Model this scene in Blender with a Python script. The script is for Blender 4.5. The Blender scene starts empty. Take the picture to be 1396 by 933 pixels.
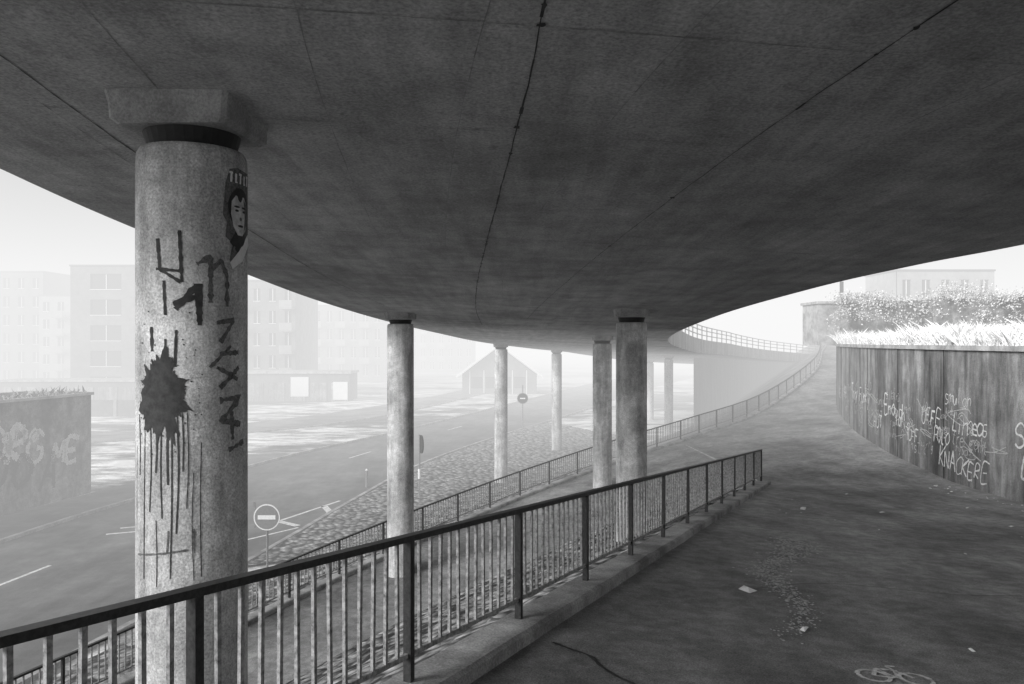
import bpy, math, random
from mathutils import Vector, noise
random.seed(7)
S=bpy.context.scene
V=Vector
ST=-7.3   # street level (camera eye is z=0)

# ------------------------------------------------------------------ materials
def newmat(name):
    m=bpy.data.materials.new(name); m.use_nodes=True
    nt=m.node_tree; b=nt.nodes['Principled BSDF']
    b.inputs['Specular IOR Level'].default_value=0.2
    return m,nt,b
def N(nt,t,**k):
    n=nt.nodes.new(t)
    for a,v in k.items(): setattr(n,a,v)
    return n
def g(v): return (v,v,v,1)
def noise_node(nt,vec,scale,detail=4,rough=.6,mscale=None):
    if mscale:
        mp=N(nt,'ShaderNodeMapping'); mp.inputs['Scale'].default_value=mscale
        nt.links.new(vec,mp.inputs['Vector']); vec=mp.outputs['Vector']
    n=N(nt,'ShaderNodeTexNoise'); n.inputs['Scale'].default_value=scale
    n.inputs['Detail'].default_value=detail; n.inputs['Roughness'].default_value=rough
    nt.links.new(vec,n.inputs['Vector']); return n.outputs['Fac']
def ramp(nt,fac,stops):
    r=N(nt,'ShaderNodeValToRGB'); e=r.color_ramp.elements
    while len(e)>len(stops): e.remove(e[-1])
    while len(e)<len(stops): e.new(.5)
    for i,(p,c) in enumerate(stops): e[i].position=p; e[i].color=g(c)
    nt.links.new(fac,r.inputs['Fac']); return r.outputs['Color']
def mul(nt,a,b,fac=1.0,mode='MULTIPLY'):
    m=N(nt,'ShaderNodeMix',data_type='RGBA',blend_type=mode); m.inputs['Factor'].default_value=fac
    nt.links.new(a,m.inputs['A']); nt.links.new(b,m.inputs['B']); return m.outputs['Result']
def bump(nt,b,h,strength=.3,dist=.02):
    n=N(nt,'ShaderNodeBump'); n.inputs['Strength'].default_value=strength; n.inputs['Distance'].default_value=dist
    nt.links.new(h,n.inputs['Height']); nt.links.new(n.outputs['Normal'],b.inputs['Normal'])
def surf(name,lo,hi,layers,rough=.9,grain=(60,.75,1.25),bmp=(25,.3,.01)):
    """layers: list of (scale, mapping scale or None, low mult, high mult, p0,p1)"""
    m,nt,b=newmat(name); tc=N(nt,'ShaderNodeTexCoord').outputs['Object']
    c=ramp(nt,noise_node(nt,tc,1.3,6,.65),[(.3,lo),(.7,hi)])
    for (s,ms,l,h,p0,p1) in layers:
        c=mul(nt,c,ramp(nt,noise_node(nt,tc,s,5,.65,ms),[(p0,l),(p1,h)]))
    if grain: c=mul(nt,c,ramp(nt,noise_node(nt,tc,grain[0],2,.7),[(.3,grain[1]),(.7,grain[2])]))
    nt.links.new(c,b.inputs['Base Color']); b.inputs['Roughness'].default_value=rough
    if bmp: bump(nt,b,noise_node(nt,tc,bmp[0],3,.7),bmp[1],bmp[2])
    return m
def plain(name,c,rough=.6,metal=0,var=.25,scale=20):
    m,nt,b=newmat(name); tc=N(nt,'ShaderNodeTexCoord').outputs['Object']
    nt.links.new(ramp(nt,noise_node(nt,tc,scale,3,.7),[(.3,c*(1-var)),(.7,c*(1+var))]),b.inputs['Base Color'])
    b.inputs['Roughness'].default_value=rough; b.inputs['Metallic'].default_value=metal; return m

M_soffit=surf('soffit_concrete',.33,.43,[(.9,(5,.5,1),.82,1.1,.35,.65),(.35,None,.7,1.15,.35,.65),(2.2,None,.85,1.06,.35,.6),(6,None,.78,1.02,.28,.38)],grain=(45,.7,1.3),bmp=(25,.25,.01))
M_board=plain('formwork_line',.22,var=.5,scale=4)
M_fascia=surf('fascia_concrete',.36,.48,[(1.5,(1,1,.2),.7,1.1,.35,.65)])
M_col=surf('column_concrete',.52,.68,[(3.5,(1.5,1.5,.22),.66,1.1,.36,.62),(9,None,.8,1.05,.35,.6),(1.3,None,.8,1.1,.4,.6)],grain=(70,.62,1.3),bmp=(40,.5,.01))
M_cap=surf('cap_concrete',.3,.44,[(3,None,.6,1.1,.35,.65)])
M_neck=plain('bearing_dark',.03)
M_asph=surf('path_asphalt',.23,.31,[(.25,None,.66,1.25,.35,.65),(1.1,(1,.4,1),.76,1.15,.4,.6),(6,None,.82,1.14,.4,.6)],grain=(90,.5,1.5),bmp=(60,.6,.008),rough=.85)
M_road=surf('road_asphalt',.08,.13,[(.15,None,.75,1.4,.35,.65),(.8,(1,.25,1),.8,1.2,.4,.6)],grain=(50,.75,1.3),rough=.8)
M_kerb=surf('kerb_concrete',.3,.44,[(1.5,None,.5,1.15,.35,.6)],grain=(60,.65,1.3))
M_lot=surf('lot_ground',.16,.22,[(.07,(1,2,1),.5,3.4,.44,.54),(.4,(1,2,1),.5,1.5,.42,.6)],grain=(8,.75,1.3))
M_wall=surf('retaining_wall_concrete',.25,.36,[(1.6,(1,1,.12),.42,1.2,.35,.62),(.5,None,.6,1.2,.35,.65),(6,(1,1,.3),.72,1.1,.35,.6)],grain=(50,.6,1.3),bmp=(18,.5,.02))
M_wall2=surf('old_wall_render',.12,.26,[(.9,(1,1,.4),.4,1.3,.40,.60),(3,None,.55,1.2,.38,.62)],grain=(20,.7,1.3))
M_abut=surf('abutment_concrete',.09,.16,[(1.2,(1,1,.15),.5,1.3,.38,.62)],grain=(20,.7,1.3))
M_coping=surf('coping_concrete',.34,.48,[(2,None,.6,1.1,.35,.6)])
M_joint=plain('joint_sealant',.035,var=.5)
M_railp=plain('rail_paint_dark',.045,rough=.45,var=.4,scale=40)
M_bar=plain('bar_paint_worn',.3,rough=.5,var=.6,scale=30)
M_paintd=plain('graffiti_dark',.05,rough=.7,var=.4)
M_paintm=plain('graffiti_faded',.13,rough=.8,var=.6,scale=50)
M_paintw=plain('graffiti_white',.7,rough=.8,var=.35,scale=30)
M_mark=plain('road_marking_paint',.62,rough=.8,var=.35,scale=8)
M_chalk=plain('chalk',.55,rough=.9,var=.4,scale=20)
M_paper=plain('paper',.75,rough=.9,var=.1)
M_grassw=plain('pale_grass',.8,rough=.9,var=.12,scale=3)
M_leaf=plain('pale_leaf',.6,rough=.9,var=.5,scale=4)
M_bldg=surf('building_render',.28,.36,[(.3,None,.8,1.1,.35,.65)],grain=None,bmp=None)
M_bldg2=surf('building_brick',.13,.2,[(.3,None,.8,1.1,.35,.65)],grain=None,bmp=None)
M_glass=plain('window_glass',.03,rough=.3)
M_white=plain('white_paint',.78,rough=.5,var=.08)
M_dark=plain('dark_paint',.03,rough=.5)
M_grey=plain('grey_metal',.3,rough=.4,metal=.4)
M_roof=plain('roof_felt',.1)
# cobbles
def cobble():
    m,nt,b=newmat('cobblestones'); tc=N(nt,'ShaderNodeTexCoord').outputs['Object']
    v=N(nt,'ShaderNodeTexVoronoi',feature='F1'); v.inputs['Scale'].default_value=3.8; nt.links.new(tc,v.inputs['Vector'])
    c=ramp(nt,v.outputs['Distance'],[(.15,.42),(.5,.24),(.72,.04)])
    bw=N(nt,'ShaderNodeRGBToBW'); nt.links.new(v.outputs['Color'],bw.inputs[0])
    c=mul(nt,c,ramp(nt,bw.outputs[0],[(.2,.55),(.8,1.25)]))
    c=mul(nt,c,ramp(nt,noise_node(nt,tc,30,3,.7),[(.3,.7),(.7,1.2)]))
    nt.links.new(c,b.inputs['Base Color']); b.inputs['Roughness'].default_value=.9
    r=ramp(nt,v.outputs['Distance'],[(.1,1),(.7,0)])
    bump(nt,b,r,1.0,.08); return m
M_cob=cobble()

# ------------------------------------------------------------------ mesh helpers
def mesh(name,vs,fs,mat,parent=None,smooth=False):
    me=bpy.data.meshes.new(name); me.from_pydata([tuple(v) for v in vs],[],fs); me.update()
    o=bpy.data.objects.new(name,me); S.collection.objects.link(o)
    mats=mat if isinstance(mat,list) else [mat]
    for m in mats: me.materials.append(m)
    if smooth:
        for p in me.polygons: p.use_smooth=True
    if parent: o.parent=parent
    return o
def empty(name):
    o=bpy.data.objects.new(name,None); S.collection.objects.link(o); return o
class B:
    def __init__(s): s.v=[]; s.f=[]
    def add(s,vs,fs):
        n=len(s.v); s.v+= [V(p) for p in vs]; s.f+=[tuple(i+n for i in f) for f in fs]
    def box(s,x0,x1,y0,y1,z0,z1):
        s.add([(x0,y0,z0),(x1,y0,z0),(x1,y1,z0),(x0,y1,z0),(x0,y0,z1),(x1,y0,z1),(x1,y1,z1),(x0,y1,z1)],
          [(0,3,2,1),(4,5,6,7),(0,1,5,4),(1,2,6,5),(2,3,7,6),(3,0,4,7)])
    def beam(s,a,b,w,h,up=V((0,0,1))):
        a=V(a);b=V(b);d=(b-a).normalized(); sd=d.cross(up)
        if sd.length<1e-4: sd=V((1,0,0))
        sd.normalize(); u=sd.cross(d).normalized(); sd*=w/2; u*=h/2
        s.add([a-sd-u,a+sd-u,a+sd+u,a-sd+u,b-sd-u,b+sd-u,b+sd+u,b-sd+u],
          [(0,1,2,3),(7,6,5,4),(0,4,5,1),(1,5,6,2),(2,6,7,3),(3,7,4,0)])
    def cyl(s,a,b,r0,r1=None,n=16):
        r1=r0 if r1 is None else r1
        a=V(a);b=V(b);d=(b-a).normalized(); x=d.orthogonal().normalized(); y=d.cross(x)
        vs=[a+(x*math.cos(t)+y*math.sin(t))*r0 for t in [2*math.pi*i/n for i in range(n)]]
        vs+=[b+(x*math.cos(t)+y*math.sin(t))*r1 for t in [2*math.pi*i/n for i in range(n)]]
        fs=[(i,(i+1)%n,n+(i+1)%n,n+i) for i in range(n)]+[tuple(range(n))[::-1],tuple(range(n,2*n))]
        s.add(vs,fs)
    def grid(s,G):
        n=len(s.v); R=len(G); C=len(G[0])
        for r in G: s.v+=[V(p) for p in r]
        for i in range(R-1):
            for j in range(C-1):
                s.f.append((n+i*C+j,n+i*C+j+1,n+(i+1)*C+j+1,n+(i+1)*C+j))
    def out(s,name,mat,parent=None,smooth=False): return mesh(name,s.v,s.f,mat,parent,smooth)

def cr(P,k=8):
    """Catmull-Rom through points"""
    P=[V(p) for p in P]; Q=[P[0]*2-P[1]]+P+[P[-1]*2-P[-2]]; out=[]
    for i in range(1,len(Q)-2):
        for j in range(k):
            t=j/k; a,b,c,d=Q[i-1],Q[i],Q[i+1],Q[i+2]
            out.append(.5*((2*b)+(c-a)*t+(2*a-5*b+4*c-d)*t*t+(3*b-a-3*c+d)*t**3))
    out.append(P[-1]); return out
def lin(P,k=8):
    P=[V(p) for p in P]; out=[]
    for i in range(len(P)-1):
        for j in range(k): out.append(P[i].lerp(P[i+1],j/k))
    out.append(P[-1]); return out
def across(L,R,n): return [[l.lerp(r,j/n) for j in range(n+1)] for l,r in zip(L,R)]
def resample(P,step):
    out=[P[0].copy()]; acc=0
    for a,b in zip(P[:-1],P[1:]):
        L=(b-a).length
        while acc+L>=step:
            t=(step-acc)/L; a=a.lerp(b,t); out.append(a.copy()); L=(b-a).length; acc=0
        acc+=L
    return out
def offs(P,d):
    """offset polyline horizontally, + = right of travel"""
    o=[]
    for i,p in enumerate(P):
        t=P[min(i+1,len(P)-1)]-P[max(i-1,0)]; t.z=0; t.normalize()
        o.append(p+V((t.y,-t.x,0))*d)
    return o

# ------------------------------------------------------------------ ground & street
b=B(); b.grid([[(x,y,ST) for x in (-3000,-150,-60,0,60,150,3000)] for y in (-3000,-100,0,60,150,300,3000)])
b.out('ground',M_lot)
def strip(name,L,R,mat,n=4,k=8,z=None):
    A=cr(L,k);C=cr(R,k)
    if z is not None:
        for p in A+C: p.z=z
    q=B(); q.grid(across(A,C,n)); return q.out(name,mat)
farK=[(-23,-20,0),(-20.5,5,0),(-18.5,28.7,0),(-17,38,0),(-14,51,0),(-8.5,66.6,0),(2,100,0),(12.6,134,0),(30,180,0)]
nearK=[(-14.5,-20,0),(-12.5,5,0),(-9,25,0),(-7.4,36,0),(-5.5,47,0),(-1.5,60,0),(8,86,0),(20,122,0),(40,170,0)]
strip('road',farK,nearK,M_road,6,z=ST+.004)
def kerb(name,P,w,h,z,side=1):
    P=[V(p) for p in cr(P,8)]
    for p in P: p.z=z
    Q=offs(P,w*side); q=B()
    q.grid([[p-V((0,0,.05)),p+V((0,0,h)),r+V((0,0,h)),r-V((0,0,.05))] for p,r in zip(P,Q)])
    return q.out(name,M_kerb)
kerb('road_kerb',farK,.18,.13,ST,-1); kerb('road_kerb',nearK,.18,.13,ST,1)
fk=[V(p) for p in farK]
strip('pavement',[tuple(p+V((-3.0,0,0))) for p in fk[:5]],[tuple(p+V((-.19,0,0))) for p in fk[:5]],
      surf('pavement_slab',.14,.2,[(.5,None,.7,1.2,.35,.65)]),3,z=ST+.12)
strip('service_road',[(-60,50,0),(-30,66,0),(-18,84,0),(-8,120,0),(-2,170,0)],[(-60,44,0),(-27,60,0),(-14,76,0),(-3,118,0),(4,170,0)],
      surf('pale_asphalt',.16,.22,[(.3,None,.7,1.3,.4,.6)]),3,z=ST+.004)
kerb('road_kerb',[(-60,43.7,0),(-27,59.7,0),(-13.7,75.7,0),(-2.6,118,0)],.2,.12,ST,1)
# markings
q=B(); zc=ST+.009
def quad(pts,z=zc): q.add([(x,y,z) for x,y in pts],[(0,1,2,3)])
def line(x0,y0,x1,y1,w):
    d=V((x1-x0,y1-y0,0)).normalized(); n=V((d.y,-d.x,0))*w/2
    quad([(x0-n.x,y0-n.y),(x0+n.x,y0+n.y),(x1+n.x,y1+n.y),(x1-n.x,y1-n.y)])
P=[(-16.6,2),(-16.2,15),(-15.4,24),(-13.8,34),(-11.9,44),(-8,58),(0,82)]
def ctr(y):
    for (xa,ya),(xb,yb) in zip(P[:-1],P[1:]):
        if y<=yb: return xa+(xb-xa)*(y-ya)/(yb-ya)
    return P[-1][0]
for y in (9,16,23,50,66): line(ctr(y),y,ctr(y+3),y+3,.14)
for k in range(2): line(-15.4+k*.05,30.2+k*1.0,-13.9+k*.05,30.9+k*1.0,.2)
line(-9.9,31.4,-7.9,36.6,.16); line(-9.5,32.4,-8.5,31.6,.3); line(-8.35,35.4,-7.7,33.9,.3); line(-9.9,29.2,-8.4,31.3,.14)
q.out('road_markings',M_mark)

# ------------------------------------------------------------------ footpaths / ramps
def nl(y): return V((.438*y-2.65,y,-.104*y-1.6))
mainL=[nl(y) for y in (-14,-8,0,5,10,14,18,21.5)]
mainR=[(11.5,-14,-.95),(11.5,-8,-1.45),(11.5,0,-2.2),(11.5,5,-2.65),(11.5,10,-3.05),(11.52,14,-3.4),(11.6,18,-3.66),(11.9,21.5,-3.78)]
farL=[(6.8,21.5,-3.836),(7.2,25,-4.05),(7.5,30,-4.32),(7.8,37,-4.65),(14.1,44.9,-3.9),(21.6,57,-2.2),(27.2,70,-.9),(33,84,-.3),(40,105,0)]
farR=[(11.9,21.5,-3.78),(12.4,25,-3.74),(13.4,30,-3.6),(15.2,36.5,-3.45),(18.2,44.2,-3.2),(25.5,58,-2.0),(31.5,70,-.9),(38,84,-.3),(46,104,0)]
wallR=mainR[2:]+[(12.3,24.2,-3.75),(12.9,27.9,-3.65),(14.2,33.3,-3.5),(17,41.7,-3.3),(20.6,49.5,-2.8),(25.5,58,-2.0),(31.5,70,-.9)]
b=B()
b.grid(across(lin(mainL,6),lin(mainR,6),14))
C=cr(farR,8); A=lin(farL[:4],8)[:-1]+cr(farL[3:],8)
b.grid(across(A,[p+V((.4,0,0)) for p in C],10))
# lower ramp
R2=[(7.8,37,-4.65),(4.8,34,-5.05),(2.1,31.0,-5.42),(-.57,27.3,-5.72),(-3.75,21.7,-6.0),(-6.45,15.9,-6.2),(-11,6,-6.7),(-15,-4,-7.29)]
LR=[(6.8,21.5,-3.836),(5.3,22.6,-4.4),(3.7,23.2,-4.9),(1.6,21.6,-5.4),(-1.3,18.6,-5.9),(-4.1,14.4,-6.2),(-8.8,4.9,-6.7),(-12.8,-5,-7.29)]
b.grid(across(cr(R2,6),cr(LR,6),8))
b.out('footpath',M_asph,smooth=True)
def cobgrid(name,L,R,n,amp=.05,mat=M_cob,k=14):
    G=across(cr(L,k),cr(R,k),n)
    for i,r in enumerate(G):
        for j,p in enumerate(r):
            if 0<j<n:
                d=noise.voronoi(V((p.x,p.y,p.z))*2.6)[0][0]; p.z+=amp*(1-2*d)
    q=B(); q.grid(G); return q.out(name,mat,smooth=True)
nE=[tuple(nl(y)+V((-.12,.03,-.25))) for y in (21.5,20.3,18.5,15.5,11.5,7,0,-8)]
cobgrid('cobbled_bank',nE,[(x,y,z-.01) for x,y,z in LR],40,.07)
R2o=[(x-.15,y+.06,z-.1) for x,y,z in R2]
foot=[(4.5,46,ST+.1),(1,42,ST+.1),(-1.8,38,ST+.1),(-4.6,33,ST+.1),(-6.8,27,ST+.1),(-9.2,20,ST+.05),(-12.3,8,ST+.02),(-15.3,-3.5,ST+.01)]
cobgrid('cobbled_verge',foot,R2o,30,.08)
isl=[(-7.1,36.5,ST+.1),(-5.2,47,ST+.1),(-1.2,60,ST+.1),(3,72,ST+.1)]
cobgrid('cobbled_island',[(-9.0,25.5,ST+.1)]+isl,[(-7.0,26.5,ST+.1),(-3.2,35.5,ST+.1),(0,41,ST+.1),(5,47,ST+.1),(9,60,ST+.1)],36,.07)
Rf=[V(p) for p in farL[3:]]
cobgrid('embankment',[(4.5,46,ST),(9,56,ST),(15,68,ST),(20,80,ST),(25,95,ST),(30,115,ST)],[tuple(p+V((-.15,.05,-.1))) for p in Rf],20,.05,
        mat=surf('bank_earth',.12,.2,[(.5,None,.6,1.4,.35,.65)]))
def edge_kerb(name,P,w0,w1,h,drop):
    A=offs(P,w0);C=offs(P,w1);q=B()
    up=V((0,0,h)); dn=V((0,0,-drop))
    q.grid([[a+dn,a+up,a.lerp(c,.9)+up,c+up*.8,c-V((0,0,.03))] for a,c in zip(A,C)])
    for a,c in ((A[0],C[0]),(A[-1],C[-1])):
        q.add([a+dn,a+up,c+up,c+dn],[(0,1,2,3)])
    return q.out(name,M_kerb)
NP=[nl(-10+i*.25) for i in range(126)]+[nl(21.5)]
for p in NP: p.z+=noise.noise(p*2)*.014; p.x+=noise.noise(p*4)*.014
edge_kerb('path_kerb',NP,-.12,.2,.1,.6)
R2line=cr(R2[::-1],10)+cr(farL[3:],8)[1:]
edge_kerb('path_kerb',R2line,-.15,.12,.1,.3)

# railings
def railing(name,P,H,spacing,bars,post_w,bw,y0=None):
    root=empty(name); top=B();bars_=B();ps=B()
    posts=resample(P,spacing) if y0 is None else y0
    for a,c in zip(posts[:-1],posts[1:]):
        u=V((0,0,H))
        top.beam(a+u+V((0,0,-.012)),c+u+V((0,0,-.012)),.06,.035)
        lo=V((0,0,.17)); bars_.beam(a+lo,c+lo,.02,.03)
        for i in range(1,bars):
            p=a.lerp(c,i/bars); j=V((random.uniform(-.006,.006),random.uniform(-.006,.006),0))
            bars_.beam(p+V((0,0,.185)),p+V((0,0,H-.03))+j,.018,.022,up=V((c-a).normalized()))
    for i,p in enumerate(posts):
        d=(posts[min(i+1,len(posts)-1)]-posts[max(i-1,0)]).normalized()
        ps.beam(p+V((0,0,.02)),p+V((0,0,H-.03)),.05,post_w,up=V((d.x,d.y,0)).normalized())
    top.out('handrail',M_railp,root); bars_.out('bars',bw,root); ps.out('posts',M_railp,root)
    return root
posts=[nl(3.17+1.5*n)+V((0,0,.08)) for n in range(-7,13)]
railing('metal_railing',None,.87,None,13,.045,M_bar,posts)
P2=[p+V((0,0,.1)) for p in R2line]
railing('metal_railing',P2,.9,1.9,14,.045,M_bar)

# ------------------------------------------------------------------ right retaining wall
WL=cr(wallR,10); TOP=-.22
def wz(p): return TOP if p.y<60 else TOP+(p.y-60)*.12
WL=[V((11.5,-14,-1))]+[V((11.5,-7,-1.5))]+WL
b=B(); G=[]
for i,p in enumerate(WL):
    zt=wz(p); G.append([V((p.x,p.y,p.z-.3+(zt-p.z+.3)*j/10)) for j in range(11)])
b.grid(G)
root=empty('retaining_wall'); b.out('wall_face',M_wall,root)
A=offs(WL,-.07);C=offs(WL,.45); b=B()
b.grid([[V((a.x,a.y,wz(a)+.003)),V((a.x,a.y,wz(a)+.13)),V((c.x,c.y,wz(a)+.13)),V((c.x,c.y,wz(a)-.3))] for a,c in zip(A,C)])
b.grid([[V((p.x,p.y,wz(p)+.003)) ,V((a.x,a.y,wz(p)+.003))] for a,p in zip(A,WL)])
b.out('coping',M_coping,root)
b=B()
for p in resample([V((x.x,x.y,0)) for x in WL],4.0)[3:16]:
    i=min(range(len(WL)),key=lambda i:(WL[i].x-p.x)**2+(WL[i].y-p.y)**2); w=WL[i]
    q_=offs(WL,-.004)[i]; b.cyl(V((q_.x,q_.y,w.z)),V((q_.x,q_.y,TOP)),.014,n=6)
b.out('joints',M_joint,root)
def tz(p,d): return wz(p)+.1+ (0 if d<1 else .09*(d-1)) if d<9 else wz(p)+.8+.02*(d-9)
b=B(); G=[]
OF={d:offs(WL,d) for d in (.4,1,2,3.5,5,7,9,14,25,60,150)}
for i in range(len(WL)):
    row=[]
    for d in (.4,1,2,3.5,5,7,9,14,25,60,150):
        o=OF[d][i]; row.append(V((o.x,o.y,tz(WL[i],d)+noise.noise(o*.5)*.08)))
    G.append(row)
b.grid(G); b.out('terrace',surf('frosted_turf',.45,.6,[(.6,None,.7,1.2,.4,.6)]),smooth=True)
def blades(name,samp,n,hmin,hmax,w,mat):
    q=B()
    for _ in range(n):
        p,cl=samp(); h=random.uniform(hmin,hmax)*cl; a=random.uniform(0,math.pi*2); d=V((math.cos(a),math.sin(a),0))
        lean=V((random.gauss(0,.5),random.gauss(0,.5),0))*h
        q.add([p-d*w/2,p+d*w/2,p+d*w*.4+lean*.5+V((0,0,h*.6)),p+lean+V((0,0,h))],[(0,1,2),(0,2,3)])
    return q.out(name,mat)
segs=[i for i in range(len(WL)-1) if 6<WL[i].y<72]
def gs():
    i=random.choice(segs); t=random.random(); p=WL[i].lerp(WL[i+1],t); n=(WL[i+1]-WL[i]); n.z=0;n.normalize()
    d=.02+abs(random.gauss(0,2.2)); o=p+V((n.y,-n.x,0))*d
    o.z=tz(p,d)-.02+ (0.04 if d<.5 else 0); cl=.35+1.4*max(0,.5+noise.noise(V((o.x*.9,o.y*.9,3))))
    return o,cl
blades('pale_grass',gs,60000,.12,.42,.032,M_grassw)
uw=[V((18.6,45,0)),V((22,41.6,0)),V((26,38.5,0)),V((33,33,0)),V((40,28,0))]
b=B()
for a,c in zip(uw[:-1],uw[1:]): b.beam(a+V((0,0,1.1)),c+V((0,0,1.1)),.3,2.2)
b.out('garden_wall',M_wall2)
b=B(); b.box(17.7,20.2,46,48.5,-.2,2.2); b.box(17.6,20.3,45.9,48.6,2.203,2.35); b.out('concrete_pier',M_coping)
def leaves():
    q=B()
    for _ in range(560):
        s=random.random()*3.999; i=int(s); p=uw[i].lerp(uw[i+1],s-i)
        top=random.random()
        c=p+V((random.gauss(0,.3),random.gauss(0,.3)+.2,2.05+top*.75*(.6+noise.noise(V((p.x*.5,0,0)))*1.6)))
        if random.random()<.22: c.z-=random.uniform(.3,1.2); c+=V((-.15,-.25,0))
        for _ in range(40):
            l=c+V((random.gauss(0,.25),random.gauss(0,.2),random.gauss(0,.16)))
            a=V((random.gauss(0,1),random.gauss(0,1),random.gauss(0,1))).normalized()*random.uniform(.03,.055); d=a.orthogonal()
            q.add([l-a,l+d,l+a,l-d],[(0,1,2,3)])
    return q.out('hedge',M_leaf)
leaves()
# ------------------------------------------------------------------ overpass deck
def dz(x,y):
    xx=max(-5,min(x,12))
    if y<45: z=1.75-.062*y+.0004*y*y
    elif y<60: z=-.23-.026*(y-45)
    else: z=-.62-.05*(y-60)
    return z-.03*xx
DL=[(2,-18),(-1.5,-10),(-3.8,0),(-4.34,6.75),(-4.42,10),(-4.4,13.4),(-4.25,17.7),(-3.7,23.7),(-2.7,30.5),(-1.6,38),(.1,46),(2.4,55),(6.4,66),(12,78),(22,92),(36,106),(60,122)]
DR=[(17,-14),(12,-7),(8.4,0),(6.2,5.6),(5.6,8.75),(5.2,10.4),(4.85,13.1),(4.72,18.3),(5.25,26),(6.4,32.5),(8.6,40),(10.9,47),(14.2,55),(19,65),(26,76),(38,90),(60,105)]
L_=cr([(x,y,0) for x,y in DL],10); R_=cr([(x,y,0) for x,y in DR],10)
for p in L_+R_: p.z=dz(p.x,p.y)
root=empty('overpass')
b=B(); G=[]
for l,r in zip(L_,R_):
    row=[l.lerp(r,j/12) for j in range(13)]
    for p in row: p.z=dz(p.x,p.y)
    G.append(row)
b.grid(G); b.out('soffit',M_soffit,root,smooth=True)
def fasc(P,sgn,nm):
    o1=offs(P,.02*sgn); o2=offs(P,-.25*sgn); q=B(); U=lambda z:V((0,0,z))
    q.grid([[p,o,o+U(.55),o+U(.57),o+U(.85),i+U(.85),i+U(.4)] for p,o,i in zip(P,o1,o2)])
    q.out(nm,M_fascia,root)
fasc(L_,-1,'parapet_outer'); fasc(R_,1,'parapet_inner')
b=B(); b.grid([[l+V((0,0,.4)),r+V((0,0,.4))] for l,r in zip(offs(L_,.2),offs(R_,-.2))]); b.out('carriageway',M_road,root)
b=B()
for P_ in (offs(L_,.1),offs(R_,-.1)):
    for i in range(len(P_)-1):
        for h in (1.15,1.45,1.7): b.beam(P_[i]+V((0,0,h)),P_[i+1]+V((0,0,h)),.05,.05)
    for p in resample(P_,2.0): b.beam(p+V((0,0,.84)),p+V((0,0,1.7)),.06,.06)
b.out('guardrail',M_grey,root)
def jstrip(q,pts,w,lift=.005,wob=.012):
    P=[V((x,y,0)) for x,y in pts]; P=resample(cr(P,8),.12)
    for i,p in enumerate(P): p.x+=noise.noise(V((p.x*3,p.y*3,1)))*wob
    A=offs(P,w/2);C=offs(P,-w/2)
    for i in range(len(P)-1):
        k=.35+1.3*abs(noise.noise(P[i]*5))
        vs=[]
        for a,p in ((A[i],P[i]),(C[i],P[i]),(C[i+1],P[i+1]),(A[i+1],P[i+1])):
            v=p.lerp(a,k); v.z=dz(v.x,v.y)-lift; vs.append(v)
        q.add(vs,[(0,1,2,3)])
b=B()
J1=[(.3,0),(.15,3.56),(.01,5.6),(-.3,9.5),(-.62,14),(-.85,19),(-.9,24)]
J2=[(2.7,0),(1.85,3.9),(1.2,9.3),(.66,16.2),(.4,21)]
jstrip(b,J1,.018,wob=.008); jstrip(b,J2,.01,wob=.008)
jstrip(b,[(-2.4,0),(-2.8,4.4),(-3.0,8),(-3.1,13),(-2.9,19)],.014)
for y in (2.2,9.3,16.5,24): jstrip(b,[(-4.2,y-.3),(0,y),(4.6,y+.5)],.012)
for J,n in ((J1,40),(J2,20)):      # leak spots along the joints
    Q=resample(cr([(x,y,0) for x,y in J],8),.1)
    for _ in range(n):
        p=random.choice(Q[20:]); s=random.uniform(.006,.026); k=9
        vs=[]
        for i in range(k):
            a=i*2*math.pi/k; rr=s*random.uniform(.5,1.3); x=p.x+math.cos(a)*rr; y=p.y+math.sin(a)*rr*1.6; vs.append((x,y,dz(x,y)-.006))
        b.add(vs,[tuple(range(k))])
b.out('joints',M_joint,root)
b=B()
for f in (.12,.2,.29,.37,.46,.63,.72,.8,.88):
    pts=[]
    for y in (-2,3,8,13,19,26,34):
        l=min(L_,key=lambda p:abs(p.y-y)); r=min(R_,key=lambda p:abs(p.y-y)); pts.append((l.x+(r.x-l.x)*f,y))
    jstrip(b,pts,.007,.003,.004)
for y in (.6,3.8,5.4,7.2,11.4,13.6,19,21.4,27,31):
    jstrip(b,[(-4.0,y-.3),(0,y),(4.5,y+.5)],.008,.004,.004)
b.out('formwork_lines',M_board,root)

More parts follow.
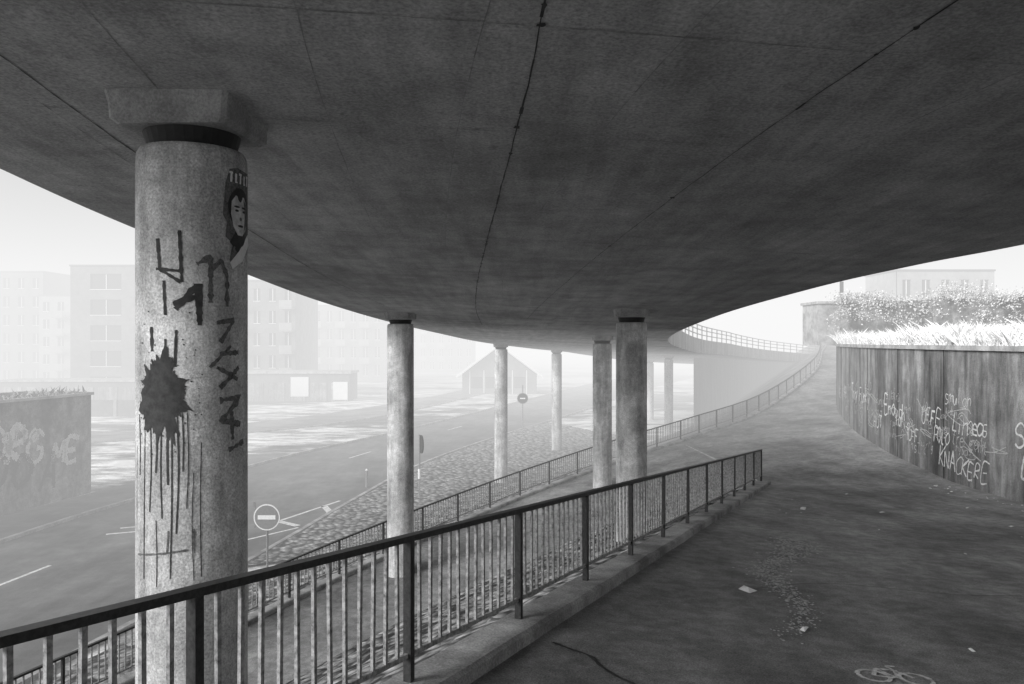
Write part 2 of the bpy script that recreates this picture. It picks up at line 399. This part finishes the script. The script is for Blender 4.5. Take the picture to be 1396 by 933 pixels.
# ------------------------------------------------------------------ columns
def column(x,y,base,r=.34,cap=True):
    root=empty('concrete_column'); zt=dz(x,y); q=B()
    prof=[(r*1.0,base-.3),(r,base+2)]+[(r,base+2+(zt-.38-base-2)*t) for t in (.25,.5,.75,1)]+[(r*.99,zt-.31),(r*.94,zt-.275),(r*.7,zt-.265)]
    n=48; vs=[]
    for (rr,z) in prof: vs+=[V((x+rr*math.cos(2*math.pi*i/n),y+rr*math.sin(2*math.pi*i/n),z)) for i in range(n)]
    fs=[(k*n+i,k*n+(i+1)%n,(k+1)*n+(i+1)%n,(k+1)*n+i) for k in range(len(prof)-1) for i in range(n)]
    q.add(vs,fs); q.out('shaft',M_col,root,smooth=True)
    q=B(); q.cyl((x,y,zt-.28),(x,y,zt-.14),r*.78,r*.9,32); q.out('bearing',M_neck,root)
    s=.365; q=B()
    pr=[(s*.9,zt-.165),(s,zt-.135),(s*1.01,zt-.05),(s*1.06,zt+.03)]
    vs=[]
    for (h,z) in pr:
        c=h*(.07 if cap else .3)
        for (px,py) in ((-h+c,-h),(h-c,-h),(h,-h+c),(h,h-c),(h-c,h),(-h+c,h),(-h,h-c),(-h,-h+c)):
            a=-.05; vs.append(V((x+px*math.cos(a)-py*math.sin(a),y+px*math.sin(a)+py*math.cos(a),z)))
    fs=[(k*8+i,k*8+(i+1)%8,k*8+8+(i+1)%8,k*8+8+i) for k in range(3) for i in range(8)]+[tuple(range(8))[::-1]]
    q.add(vs,fs); q.out('cap',M_cap,root); return root
c1=column(-2.076,5.18,ST+.6)
column(-2.87,20.5,ST+.4,cap=False); column(-.57,41,ST,cap=False); column(2.97,53,ST,cap=False)
column(3.22,28.4,-6,cap=False); column(2.64,17.6,-6.2,cap=False)
column(7.5,63,ST,cap=False); column(12.2,62,ST,cap=False); column(13,75,ST,cap=False); column(19.5,76,ST,cap=False)
b=B()
ab=[V((15,66,0)),V((19,72,0)),V((24,80,0)),V((31,88,0)),V((42,97,0))]
for a,c in zip(ab[:-1],ab[1:]):
    n=5
    for i in range(n):
        p=a.lerp(c,i/n+.02);r=a.lerp(c,(i+1)/n-.02)
        b.add([(p.x,p.y,ST),(r.x,r.y,ST),(r.x,r.y,dz(r.x,r.y)-.02),(p.x,p.y,dz(p.x,p.y)-.02),(p.x+.4,p.y+.4,ST),(r.x+.4,r.y+.4,ST),(r.x+.4,r.y+.4,dz(r.x,r.y)-.02),(p.x+.4,p.y+.4,dz(p.x,p.y)-.02)],
          [(0,1,2,3),(4,7,6,5),(0,3,7,4),(1,5,6,2),(3,2,6,7)])
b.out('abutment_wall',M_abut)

# ------------------------------------------------------------------ graffiti on column 1
cx,cy,cr_=-2.076,5.18,.34
front=math.atan2(-cy,-cx)
def cm(u,z,lift=.003):
    th=front+u/cr_; return V((cx+(cr_+lift)*math.cos(th),cy+(cr_+lift)*math.sin(th),z))
def ribbon(q,pts,w,mp,lift=.003,rough=.25,step=.015,smooth=False):
    src=[(a,h,0) for a,h in pts]
    P=resample(cr(src,6) if smooth and len(src)>2 else lin(src,2),step)
    if len(P)<2: return
    A=[];C=[]
    for i,p in enumerate(P):
        t=(P[min(i+1,len(P)-1)]-P[max(i-1,0)]).normalized(); n=V((-t.y,t.x,0))
        k=w/2*(1+rough*noise.noise(V((p.x*40,p.y*40,5)))*2)
        A.append(mp(*(p+n*k).xy,lift)); C.append(mp(*(p-n*k).xy,lift))
    for i in range(len(P)-1): q.add([A[i],C[i],C[i+1],A[i+1]],[(0,1,2,3)])
def px(u,v):
    a=max(-.99,min(.99,(u-261)/77)); th=math.asin(a); d=5.58-cr_*math.cos(th)
    return (th*cr_, (466-v)/1086*d*.95)
def pl(*uv): return [px(u,v) for u,v in uv]
q=B()
for w,s in ((.02,[(216,330),(219,371)]),(.02,[(219,370),(248,388)]),(.02,[(244,318),(247,388)]),(.018,[(224,385),(226,432)]),(.034,[(236,416),(272,403)]),(.042,[(268,388),(270,445)]),
            (.034,[(264,392),(238,424)]),(.02,[(208,446),(209,480)]),(.018,[(226,462),(226,482)]),(.018,[(240,450),(238,500)]),
            (.018,[(214,370),(246,372)])):
    ribbon(q,pl(*s),w,cm,rough=.35)
n=160; c0=px(221,530); pts=[]
for i in range(n):
    a=2*math.pi*i/n; d=V((math.cos(a),math.sin(a),2))
    sp=.115*(1+.35*noise.noise(d*1.3)+.35*noise.noise(d*4)+.5*max(0,noise.noise(d*11)))
    if math.sin(a)<-.3: sp*=1.15
    pts.append((c0[0]+math.cos(a)*sp*1.2,c0[1]+math.sin(a)*sp*1.75))
vs=[];fs=[]; rings=6
for k in range(rings+1):
    for (a,h) in pts: vs.append(cm(c0[0]+(a-c0[0])*k/rings,c0[1]+(h-c0[1])*k/rings,.0035))
for k in range(rings):
    for i in range(n): fs.append((k*n+i,k*n+(i+1)%n,(k+1)*n+(i+1)%n,(k+1)*n+i))
q.add(vs,fs)
for u,v0,v1,w in ((192,560,640,.008),(200,565,775,.007),(207,570,690,.008),(214,570,640,.012),(221,575,700,.009),(229,570,655,.013),(234,570,780,.008),(241,560,720,.009),(247,550,640,.008),(254,560,690,.006),(262,640,785,.005),(272,600,780,.006),(189,600,700,.005),(214,700,790,.005)):
    ribbon(q,pl((u,v0),(u+random.uniform(-2,2),(v0+v1)/2),(u+random.uniform(-2,2),v1)),w,cm,smooth=True)
for _ in range(140):
    u=219+random.gauss(0,30);v=530+random.gauss(0,42)
    if u<190 or u>330: continue
    a,h=px(u,v); s=random.uniform(.002,.006); q.add([cm(a+s*math.cos(k*1.05),h+s*math.sin(k*1.05),.003) for k in range(6)],[tuple(range(6))])
q.out('graffiti_splash',M_paintd,c1)
q=B()
for w,s in ((.03,[(266,362),(284,352),(284,415)]),(.03,[(284,370),(298,356),(306,378),(306,420)]),(.028,[(292,440),(315,436),(296,468)]),(.03,[(296,482),(322,480)]),
            (.03,[(292,500),(322,518)]),(.03,[(322,500),(294,530)]),(.035,[(296,545),(324,540),(298,572),(326,578)]),(.03,[(312,560),(314,600)]),(.03,[(308,612),(330,600)]),
            (.012,[(190,742),(258,742)]),(.01,[(230,715),(228,745)]),(.01,[(262,715),(263,748)]),(.02,[(283,500),(312,470)])):
    ribbon(q,pl(*s),w,cm,rough=.5)
q.out('graffiti_faded_tag',M_paintm,c1)
def patch(pts,mat,lift,name):
    ca=sum(p[0] for p in pts)/len(pts); ch=sum(p[1] for p in pts)/len(pts); n=len(pts); vs=[];fs=[]
    for k in range(5):
        for a,h in pts: vs.append(cm(ca+(a-ca)*k/4,ch+(h-ch)*k/4,lift))
    for k in range(4):
        for i in range(n): fs.append((k*n+i,k*n+(i+1)%n,(k+1)*n+(i+1)%n,(k+1)*n+i))
    mesh(name,vs,fs,mat,c1)
def ell(u,h,a,b_,n=20,j=0): return [(u+a*math.cos(2*math.pi*i/n)*(1+random.uniform(-j,j)),h+b_*math.sin(2*math.pi*i/n)*(1+random.uniform(-j,j))) for i in range(n)]
pc=.33; ph=.80
patch([(pc-.13,ph+.2),(pc-.1,ph+.29),(pc-.03,ph+.31),(pc+.05,ph+.3),(pc+.12,ph+.3),(pc+.13,ph+.1),(pc+.13,ph-.16),(pc+.02,ph-.27),(pc-.07,ph-.33),(pc-.1,ph-.28),(pc-.04,ph-.2),(pc-.13,ph-.14),(pc-.12,ph-.05),(pc-.15,ph)],M_paintm,.003,'poster_sheet')
patch(ell(pc,ph+.05,.112,.135,26,.02),M_dark,.0045,'poster_hair')
patch([(pc-.085,ph+.09),(pc-.05,ph+.13),(pc+.04,ph+.13),(pc+.08,ph+.08),(pc+.085,ph),(pc+.06,ph-.08),(pc+.02,ph-.12),(pc-.03,ph-.12),(pc-.07,ph-.07),(pc-.09,ph+.01)],plain('poster_print_light',.55,var=.35),.006,'poster_face')
patch([(pc-.05,ph-.1),(pc+.04,ph-.1),(pc+.1,ph-.19),(pc-.02,ph-.24),(pc-.1,ph-.17)],M_dark,.0052,'poster_collar')
patch([(pc+.03,ph+.12),(pc+.08,ph+.08),(pc+.08,ph-.03),(pc+.035,ph-.1),(pc+.05,ph)],M_paintm,.007,'poster_cheek_shade')
for du in (-.042,.032):
    patch(ell(pc+du,ph+.035,.018,.008,10),M_dark,.009,'poster_eye'); patch(ell(pc+du,ph+.06,.028,.007,10),M_dark,.009,'poster_brow')
patch(ell(pc-.004,ph-.015,.012,.012,8),M_paintm,.009,'poster_nose'); patch(ell(pc-.005,ph-.06,.03,.008,10),M_dark,.009,'poster_mouth')
patch([(pc-.1,ph-.3),(pc-.02,ph-.22),(pc+.1,ph-.1),(pc+.12,ph-.17),(pc+.02,ph-.28),(pc-.08,ph-.34)],M_paper,.008,'poster_torn_edge')
q=B()
for k,x0 in enumerate((-.09,-.05,-.005,.04,.085)):
    ribbon(q,[(pc+x0,ph+.21),(pc+x0+.004,ph+.275)],.015,cm,.006)
    if k%2==0: ribbon(q,[(pc+x0-.015,ph+.27),(pc+x0+.022,ph+.27)],.013,cm,.0065)
    else: ribbon(q,[(pc+x0,ph+.215),(pc+x0+.025,ph+.215)],.013,cm,.0065)
q.out('poster_lettering',M_paper,c1)

# ------------------------------------------------------------------ stroke lettering
F={'A':[[(0,0),(.3,1),(.6,0)],[(.1,.4),(.5,.4)]],'C':[[(.6,.85),(.3,1),(0,.6),(.05,.2),(.3,0),(.6,.15)]],'E':[[(.6,1),(0,1),(0,0),(.6,0)],[(0,.5),(.5,.5)]],
'F':[[(.6,1),(0,1),(0,0)],[(0,.5),(.5,.5)]],'I':[[(.1,0),(.1,1)]],'K':[[(0,0),(0,1)],[(.6,1),(0,.45),(.6,0)]],'L':[[(0,1),(0,0),(.55,0)]],'N':[[(0,0),(0,1),(.6,0),(.6,1)]],
'O':[[(.3,0),(0,.3),(0,.7),(.3,1),(.6,.7),(.6,.3),(.3,0)]],'R':[[(0,0),(0,1),(.5,.9),(.5,.6),(0,.45),(.6,0)]],'U':[[(0,1),(0,.2),(.3,0),(.6,.2),(.6,1)]],'T':[[(0,1),(.7,1)],[(.35,1),(.35,0)]],
'Y':[[(0,1),(.3,.5),(.6,1)],[(.3,.5),(.3,0)]],'G':[[(.6,.85),(.3,1),(0,.6),(.05,.2),(.3,0),(.6,.15),(.6,.45),(.35,.45)]],'S':[[(.6,.9),(.3,1),(0,.8),(.1,.55),(.5,.45),(.6,.2),(.3,0),(0,.1)]],
'P':[[(0,0),(0,1),(.5,.9),(.5,.55),(0,.45)]],'M':[[(0,0),(.05,1),(.35,.4),(.65,1),(.7,0)]],'D':[[(0,0),(0,1),(.45,.8),(.55,.4),(.4,.1),(0,0)]],'H':[[(0,0),(0,1)],[(.6,0),(.6,1)],[(0,.5),(.6,.5)]],' ':[],
'a':[[(.5,.5),(.2,.6),(0,.3),(.2,0),(.5,.2),(.5,.55)],[(.5,.3),(.6,0)]],'e':[[(0,.3),(.45,.35),(.3,.6),(.05,.4),(.1,.05),(.5,.05)]],'n':[[(0,.6),(0,0)],[(0,.4),(.3,.6),(.45,.4),(.45,0)]],
'l':[[(.1,1.1),(.05,.1),(.2,0)]],'o':[[(.25,0),(0,.3),(.25,.6),(.5,.3),(.25,0)]],'u':[[(0,.6),(.05,.1),(.3,0),(.5,.55),(.5,0)]],'y':[[(0,.6),(.2,.1)],[(.45,.6),(.1,-.4)]],'r':[[(0,.6),(0,0)],[(0,.4),(.35,.6)]],'i':[[(.1,.6),(.1,0)],[(.1,.8),(.12,.85)]],'g':[[(.45,.5),(.1,.5),(.1,.1),(.45,.15),(.45,.6),(.4,-.3),(.05,-.3)]],'h':[[(0,1.1),(0,0)],[(0,.4),(.3,.6),(.45,0)]],'k':[[(0,1.1),(0,0)],[(.4,.6),(0,.25),(.45,0)]],'t':[[(.2,1),(.2,.1),(.4,0)],[(0,.65),(.4,.65)]],'d':[[(.45,1.1),(.45,0)],[(.45,.5),(.1,.55),(0,.2),(.2,0),(.45,.15)]],'m':[[(0,.6),(0,0)],[(0,.45),(.2,.6),(.3,0)],[(.3,.45),(.5,.6),(.6,0)]],'s':[[(.4,.55),(.1,.6),(.1,.35),(.4,.25),(.3,0),(0,.05)]]}
def write(q,txt,a,h,size,mp,w,sp=.85,rise=0):
    for ch in txt:
        s=size*random.uniform(.75,1.15); hh=h+random.uniform(-.1,.1)*size; sl=random.uniform(.05,.3)
        for st in F[ch]:
            ribbon(q,[(a+(x+random.uniform(-.05,.05)+sl*y)*s,hh+(y+random.uniform(-.05,.05))*s) for x,y in st],w*random.uniform(.6,1.3),mp,.006,.4,.04,smooth=len(st)>3)
        a+=sp*size*(.95 if ch.isupper() or ch==' ' else .75); h+=rise
Wp=[V((p.x,p.y,0)) for p in WL if p.y<=41.8][::-1]
cum=[0]
for a,c in zip(Wp[:-1],Wp[1:]): cum.append(cum[-1]+(c-a).length)
def wm(t,z,lift=.006):
    t=max(0,min(cum[-1]-.01,t)); i=0
    while cum[i+1]<t: i+=1
    d=(Wp[i+1]-Wp[i]).normalized(); p=Wp[i]+d*(t-cum[i]); nrm=V((d.y,-d.x,0)); nrm=nrm if nrm.x<0 else -nrm
    p=p+nrm*(lift+.006); return V((p.x,p.y,z))
q=B()
write(q,'Tony Funky',9.0,-2.3,.6,wm,.06,.8)
write(q,'Enough',15.0,-2.45,.6,wm,.055,.8)
write(q,'UFFE',18.6,-2.35,.5,wm,.045,.8); write(q,'Linneas',20.9,-2.4,.5,wm,.035,.7)
write(q,'HUT',13.5,-3.05,.5,wm,.05); write(q,'POLO',19.6,-2.85,.42,wm,.04,.7); write(q,'TUFF',17.2,-3.05,.4,wm,.04,.7)
write(q,'KNACKERE',20.0,-3.5,.52,wm,.045,.72); write(q,'maria',16.3,-2.75,.4,wm,.03)
write(q,'E',24.3,-3.1,.6,wm,.05); write(q,'S T G',24,-2.4,.5,wm,.04); write(q,'smulan',20.4,-1.7,.45,wm,.025,.8)
write(q,'ARM',6,-2.5,.5,wm,.05); write(q,'OLE',3,-2.6,.5,wm,.05)
q.out('wall_graffiti',M_paintw,bpy.data.objects['retaining_wall'])
q=B()
for _ in range(46):
    t=random.uniform(4,25); z=-3.4+random.random()*1.7; s=random.uniform(.22,.5)
    write(q,''.join(random.choice('anelouyrighktdms') for _ in range(random.randint(2,6))),t,z,s,wm,.022,.8)
for _ in range(22):
    t=random.uniform(8,25); z=-3.2+random.random()*1.5
    ribbon(q,[(t+random.uniform(-.6,.6),z+random.uniform(-.3,.3)) for _ in range(6)],.022,wm,.005,.3,.04,smooth=True)
q.out('wall_scrawl',plain('scrawl_grey',.5,var=.45,scale=20),bpy.data.objects['retaining_wall'])

# ------------------------------------------------------------------ left graffitied wall / garage block
root=empty('graffitied_wall_block')
b=B(); P=[V((-23.8,22,0)),V((-21.5,33,0)),V((-20.4,38.6,0)),V((-24,39.4,0)),V((-29,22.5,0))]
zt=-2.55; vs=[p+V((0,0,ST)) for p in P]+[p+V((0,0,zt)) for p in P]
b.add(vs,[(i,(i+1)%5,5+(i+1)%5,5+i) for i in range(5)]+[(5,6,7,8,9)]); b.out('walls',M_wall2,root)
b=B()
for i in range(5):
    a=P[i];c=P[(i+1)%5]; b.beam(a+V((0,0,zt+.06)),c+V((0,0,zt+.06)),.34,.12)
b.out('coping',M_coping,root)
blades('rubble_on_wall',lambda:(P[1].lerp(P[2],random.random())+V((-random.random()*1.5,0,zt+.1)),.4+1.2*random.random()**3),500,.05,.3,.12,M_coping).parent=root
def lm(t,z,lift=.01):
    d=(P[2]-P[1]).normalized(); p=P[1]+d*t+V((d.y,-d.x,0))*lift; return V((p.x,p.y,z))
q=B(); write(q,'SORG',-1.5,-5.2,1.5,lm,.26,.75); write(q,'ME',3.2,-5.5,1.2,lm,.2,.8); write(q,'lotta',0,-4.3,.8,lm,.1,.8)
q.out('graffiti',plain('graffiti_pale',.5,var=.4),root)
q=B(); write(q,'DO',-.2,-6.2,1.6,lm,.25,.8); write(q,'A',2.4,-6.6,1.6,lm,.25); q.out('graffiti_dark',M_paintd,root)

# ------------------------------------------------------------------ buildings
def building(name,x0,x1,y0,depth,z1,cols,floors,mat,balc=()):
    root=empty(name); W=x1-x0; fh=(z1-.6-ST)/floors; cw=W/cols
    core=B(); core.box(x0+.2,x1-.2,y0+.2,y0+depth-.2,ST,z1-.3); core.out('glazing',M_glass,root)
    b=B()
    b.box(x0,x0+.19,y0+.01,y0+depth,ST,z1-.01); b.box(x1-.19,x1,y0+.01,y0+depth,ST,z1-.01); b.box(x0+.195,x1-.195,y0+depth-.19,y0+depth,ST,z1-.01)
    for f in range(floors):
        zb=ST+f*fh; b.box(x0,x1,y0-.02,y0+.19,zb if f==0 else zb-.35,zb+.95)
        ztp=zb+fh-.35
        for c in range(cols+1):
            wp=cw*.28
            xa=max(x0+c*cw-wp,x0); xb=min(x0+c*cw+wp,x1)
            b.box(xa,xb,y0-.02,y0+.19,zb+.95,ztp)
    b.box(x0,x1,y0-.02,y0+.19,ST+floors*fh-.35,z1)
    b.out('walls',mat,root)
    b=B(); b.box(x0-.1,x1+.1,y0-.12,y0+depth+.1,z1+.003,z1+.2); b.out('roof',M_roof,root)
    b=B()
    for f in range(floors):
        zb=ST+f*fh+.95
        for c in range(cols):
            xm=x0+(c+.5)*cw; b.box(xm-.04,xm+.04,y0+.08,y0+.16,zb,zb+fh-1.3)
            b.box(xm-cw*.22,xm+cw*.22,y0-.1,y0-.02,zb-.07,zb)
    b.out('window_frames',M_white,root)
    if balc:
        b=B()
        for c in balc:
            for f in range(1,floors):
                zb=ST+f*fh; xa=x0+c*cw+.2; b.box(xa,xa+cw-.4,y0-1.3,y0-.03,zb-.15,zb); b.box(xa,xa+cw-.4,y0-1.35,y0-1.25,zb+.002,zb+1.0)
        b.out('balconies',M_bldg,root)
    return root
building('apartment_block',-110,-76.5,130,12,11.4,14,6,M_bldg2)
building('apartment_block',-76,-69,128,12,7.4,3,5,M_bldg,balc=(1,))
building('apartment_block',-56,-47,101,14,9.6,1,5,M_bldg2)
building('apartment_block',-46.9,-28.5,105,12,8.0,9,5,M_bldg2,balc=(2,5,8))
building('apartment_block',-40,-22,150,12,6.8,8,4,M_bldg2,balc=(1,3,5))
building('apartment_block',-26,-9,185,12,5.5,8,4,M_bldg2,balc=(2,4))
building('community_building',43.5,54.5,90,8,8.0,5,4,M_bldg)
root=empty('garage_row'); b=B(); b.box(-33,-20,98,103,ST,ST+3.4); b.out('walls',M_bldg2,root)
b=B(); b.box(-33.2,-19.8,97.7,103.2,ST+3.403,ST+3.7); b.out('roof',M_coping,root)
b=B()
for i in range(5): b.box(-32.6+i*2.6,-30.6+i*2.6,97.9,97.997,ST,ST+2.3)
b.out('doors',M_wall,root)
b=B(); b.box(-27.2,-25,97.85,97.89,ST+.6,ST+3.0); b.out('notice_board',M_white,root)
b=B(); b.box(-22,-20.2,97.85,97.89,ST+.2,ST+2.4); b.out('white_door',M_white,root)
root=empty('garage_row'); b=B(); b.box(-58,-36,90,95,ST,ST+2.8); b.out('walls',M_bldg2,root); b=B(); b.box(-58.2,-35.8,89.8,95.2,ST+2.803,ST+3.0); b.out('roof',M_coping,root)
b=B()
for i in range(8): b.box(-57.5+i*2.7,-55.4+i*2.7,89.9,89.997,ST,ST+2.2)
b.out('doors',M_wall,root)
root=empty('boundary_wall'); b=B(); b.box(-75,-30,78,78.3,ST,ST+1.6); b.out('panels',M_bldg2,root); b=B()
for i in range(16): b.box(-75+i*3,-74.7+i*3,77.9,77.998,ST,ST+1.75)
b.out('piers',M_bldg,root)
root=empty('gabled_pavilion'); x0,x1,y0,y1=-7,3.5,112,120; ze=ST+2.8; zr=-.4; xm=(x0+x1)/2
b=B(); b.box(x0,x1,y0,y1,ST,ze); b.add([(x0,y0,ze),(x1,y0,ze),(xm,y0,zr)],[(0,1,2)]); b.out('walls',M_bldg2,root)
b=B(); b.add([(x0-.8,y0-1,ze-.3),(xm,y0-1,zr+.1),(xm,y1+.5,zr+.1),(x0-.8,y1+.5,ze-.3)],[(0,1,2,3)]); b.add([(x1+.8,y0-1,ze-.3),(xm,y0-1,zr+.1),(xm,y1+.5,zr+.1),(x1+.8,y1+.5,ze-.3)],[(0,1,2,3)]); b.out('roof',M_roof,root)
b=B(); b.beam((x0-.8,y0-1.02,ze-.35),(xm,y0-1.02,zr+.05),.15,.3); b.beam((x1+.8,y0-1.02,ze-.35),(xm,y0-1.02,zr+.05),.15,.3)
for i in range(5): b.box(x0+1+i*2,x0+1.12+i*2,y0-.08,y0-.005,ST,ze+.5)
b.out('bargeboards',M_white,root)
b=B()
for i in range(4): b.box(x0+1.3+i*2,x0+2.8+i*2,y0-.04,y0-.004,ST+.8,ST+2.4)
b.out('windows',M_glass,root)

# ------------------------------------------------------------------ signs
def disc(q,c,r,y,n=28,th=.02):
    x,z=c; q.cyl((x,y,z),(x,y+th,z),r,n=n)
root=empty('no_entry_sign'); X,Y,Z=-6.9,22.4,-4.93
b=B(); b.cyl((X,Y+.06,ST),(X,Y+.06,Z+.3),.03,n=10); b.out('pole',M_grey,root)
b=B(); disc(b,(X,Z),.37,Y); b.out('rim',M_white,root)
b=B(); disc(b,(X,Z),.335,Y-.006,th=.004); b.out('disc_face',plain('sign_red_as_grey',.24,var=.1),root)
b=B(); b.box(X-.25,X+.25,Y-.012,Y-.008,Z-.06,Z+.06); b.out('bar',M_white,root)
b=B(); b.box(X-.38,X-.33,Y+.02,Y+.05,Z-.3,Z+.42); b.out('bracket',M_grey,root)
root=empty('round_traffic_sign'); X,Y,Z=.8,60,-4.25
b=B(); b.cyl((X,Y+.06,ST),(X,Y+.06,Z+1.0),.04,n=10); b.out('pole',M_grey,root)
b=B(); disc(b,(X,Z),.42,Y); b.out('rim',M_grey,root); b=B(); disc(b,(X,Z),.37,Y-.006,th=.004); b.out('disc_face',M_dark,root)
b=B(); b.box(X-.2,X+.2,Y-.012,Y-.008,Z-.05,Z+.05); b.out('bar',M_white,root)
root=empty('edge_on_traffic_sign'); X,Y,Z=-4.3,37,-4.75
b=B(); b.cyl((X,Y,ST),(X,Y,Z+.45),.04,n=10); b.out('pole',M_grey,root)
b=B(); b.cyl((X+.06,Y-.02,Z),(X+.12,Y,Z),.42,n=28); b.out('disc_face',M_dark,root)
b=B(); b.cyl((X,Y,Z-1.6),(X,Y,Z-1.15),.07,n=10); b.out('marker_box',M_white,root)
root=empty('signpost'); X,Y=24.8,60
b=B(); b.cyl((X,Y,-2),(X,Y,4.6),.05,n=10); b.out('pole',M_grey,root)
b=B(); b.box(X-.14,X+.14,Y-.1,Y-.06,2.9,4.55); b.out('panel',M_dark,root)
for (x,y) in ((-9.6,28.5),(-7.3,40)):
    root=empty('bollard'); b=B(); b.cyl((x,y,ST),(x,y,ST+.85),.07,.06,12); b.out('post',M_grey,root); b=B(); b.cyl((x,y,ST+.853),(x,y,ST+.93),.075,.03,12); b.out('top',M_white,root)

# ------------------------------------------------------------------ marks and litter on the path
def pz(x,y):
    t=(x-(.438*y-2.65)); l=nl(y); R=[V(p) for p in mainR]
    for a,c in zip(R[:-1],R[1:]):
        if a.y<=y<=c.y: r=a.lerp(c,(y-a.y)/(c.y-a.y)); break
    else: return -3.8
    return l.z+(r.z-l.z)*max(0,min(1,t/(r.x-l.x)))
def pm(a,h,lift=.004): return V((a,h,pz(a,h)+.006+lift))
q=B()
cxx,cyy=2.6,5.42
for (ox,oy,rx,ry) in ((-.13,.02,.1,.12),(.14,-.02,.1,.12)):
    ribbon(q,[(cxx+ox+rx*math.cos(t*.37),cyy+oy+ry*math.sin(t*.37)) for t in range(18)],.028,pm,.004,.5,.02,smooth=True)
ribbon(q,[(cxx-.13,cyy+.02),(cxx-.05,cyy+.17),(cxx+.07,cyy+.15),(cxx+.14,cyy-.02)],.026,pm,.005,.5,.02)
ribbon(q,[(cxx-.05,cyy+.17),(cxx+.02,cyy-.02),(cxx+.07,cyy+.15),(cxx+.05,cyy+.24),(cxx+.12,cyy+.24)],.022,pm,.005,.5,.02)
ribbon(q,[(cxx-.13,cyy+.02),(cxx+.02,cyy-.02)],.022,pm,.005,.4,.02)
q.out('painted_bicycle_symbol',plain('worn_marking',.6,var=.5,scale=25))
q=B()
for _ in range(1900):
    t=random.random()**.8; cxm=2.15+t*1.75+.18*math.sin(t*9); w_=.04+.10*t
    x=cxm+random.gauss(0,w_); y=6.3+t*5.2+random.gauss(0,.1); s=random.uniform(.002,.014)*(1+t*.6)
    q.add([pm(x+s*math.cos(k*1.26)*random.uniform(.6,1.2),y+s*1.4*math.sin(k*1.26)) for k in range(5)],[tuple(range(5))])
q.out('spilled_dust',M_chalk)
q=B()
lp=[(5.7,15.6,.08),(2.35,7.95,.075),(2.4,6.55,.045),(7.2,15.5,.05),(3.55,6.15,.03),(3.6,18,.07),(8.9,14.2,.04),(9.6,16.8,.04),(7.9,18.8,.04)]
for _ in range(16):
    y=random.uniform(5,20); lp.append((random.uniform(.438*y-2.2,11),y,random.uniform(.008,.022)))
for _ in range(40):
    y=random.uniform(12,21); lp.append((11.4-abs(random.gauss(0,.4))-.1,y,random.uniform(.01,.035)))
for (x,y,s) in lp:
    z=pz(x,y)+.012; a=random.uniform(0,3)
    d=V((math.cos(a),math.sin(a),0))*s; e=V((-d.y,d.x,0))*random.uniform(.4,.9); c=V((x,y,z))
    q.add([c-d-e,c+d-e+V((0,0,s*.3)),c+d*.9+e+V((0,0,s*.2)),c-d*.8+e,c+V((0,0,s*.5))],[(0,1,4),(1,2,4),(2,3,4),(3,0,4)])
q.out('litter',M_paper)
q=B()
cp=[(.3,5.9),(.42,5.75),(.55,5.6),(.6,5.4),(.68,5.2),(.8,5.0),(.82,4.7)]
ribbon(q,[(p.x,p.y) for p in cr([(x,y,0) for x,y in cp],6)],.028,pm,.002,.5,.03)
ribbon(q,[(2.3,8),(3.4,8.5),(4.8,8.2),(6.5,8.8)],.012,pm,.002,.5,.05,smooth=True)
q.out('path_cracks',M_joint)

# ------------------------------------------------------------------ fog, light, sky
m=bpy.data.materials.new('glowing_fog_volume'); m.use_nodes=True; nt=m.node_tree; nt.nodes.clear()
DEN=.0145; FOG_GLOW=.95
o=N(nt,'ShaderNodeOutputMaterial'); s=N(nt,'ShaderNodeVolumeAbsorption'); s.inputs['Color'].default_value=g(0)
s.inputs['Density'].default_value=DEN
e=N(nt,'ShaderNodeEmission'); e.inputs['Color'].default_value=g(1); e.inputs['Strength'].default_value=DEN*FOG_GLOW  # emission glow stands in for light scattered by the fog
ad=N(nt,'ShaderNodeAddShader'); nt.links.new(s.outputs[0],ad.inputs[0]); nt.links.new(e.outputs[0],ad.inputs[1]); nt.links.new(ad.outputs[0],o.inputs['Volume'])
fp=[(-420,-200),(4,-200),(4,-14),(-8,-14),(-8,14),(-2,24),(24,24),(24,-14),(6,-14),(6,-200),(420,-200),(420,500),(-420,500)]; n=len(fp)  # footprint skips the near deck; part behind the camera added as fill light
b=B(); b.add([(x,y,ST-1) for x,y in fp]+[(x,y,17) for x,y in fp],[(i,(i+1)%n,n+(i+1)%n,n+i) for i in range(n)]+[tuple(range(n))[::-1],tuple(range(n,2*n))]); b.out('fog',m)

EL=25; AZ=228
w=bpy.data.worlds.new('World'); S.world=w; w.use_nodes=True; nt=w.node_tree; bg=nt.nodes['Background']
sky=N(nt,'ShaderNodeTexSky',sky_type='NISHITA'); sky.sun_disc=False; sky.sun_elevation=math.radians(EL); sky.sun_rotation=math.radians(AZ); sky.dust_density=4
bw=N(nt,'ShaderNodeRGBToBW'); nt.links.new(sky.outputs[0],bw.inputs[0]); nt.links.new(bw.outputs[0],bg.inputs['Color']); bg.inputs['Strength'].default_value=.15
d=bpy.data.lights.new('sun','SUN'); d.energy=4.5; d.angle=math.radians(28)
az=math.radians(AZ); el=math.radians(EL)
o=bpy.data.objects.new('sun',d); S.collection.objects.link(o); o.rotation_euler=V((-math.sin(az)*math.cos(el),-math.cos(az)*math.cos(el),-math.sin(el))).to_track_quat('-Z','Y').to_euler()
cam=bpy.data.cameras.new('camera'); cam.lens=28; cam.sensor_width=36; cam.clip_end=6000; cam.clip_start=.05
o=bpy.data.objects.new('camera',cam); S.collection.objects.link(o); o.rotation_euler=(math.pi/2,0,0); S.camera=o
S.view_settings.view_transform='Standard'; S.view_settings.look='None'; S.view_settings.exposure=0
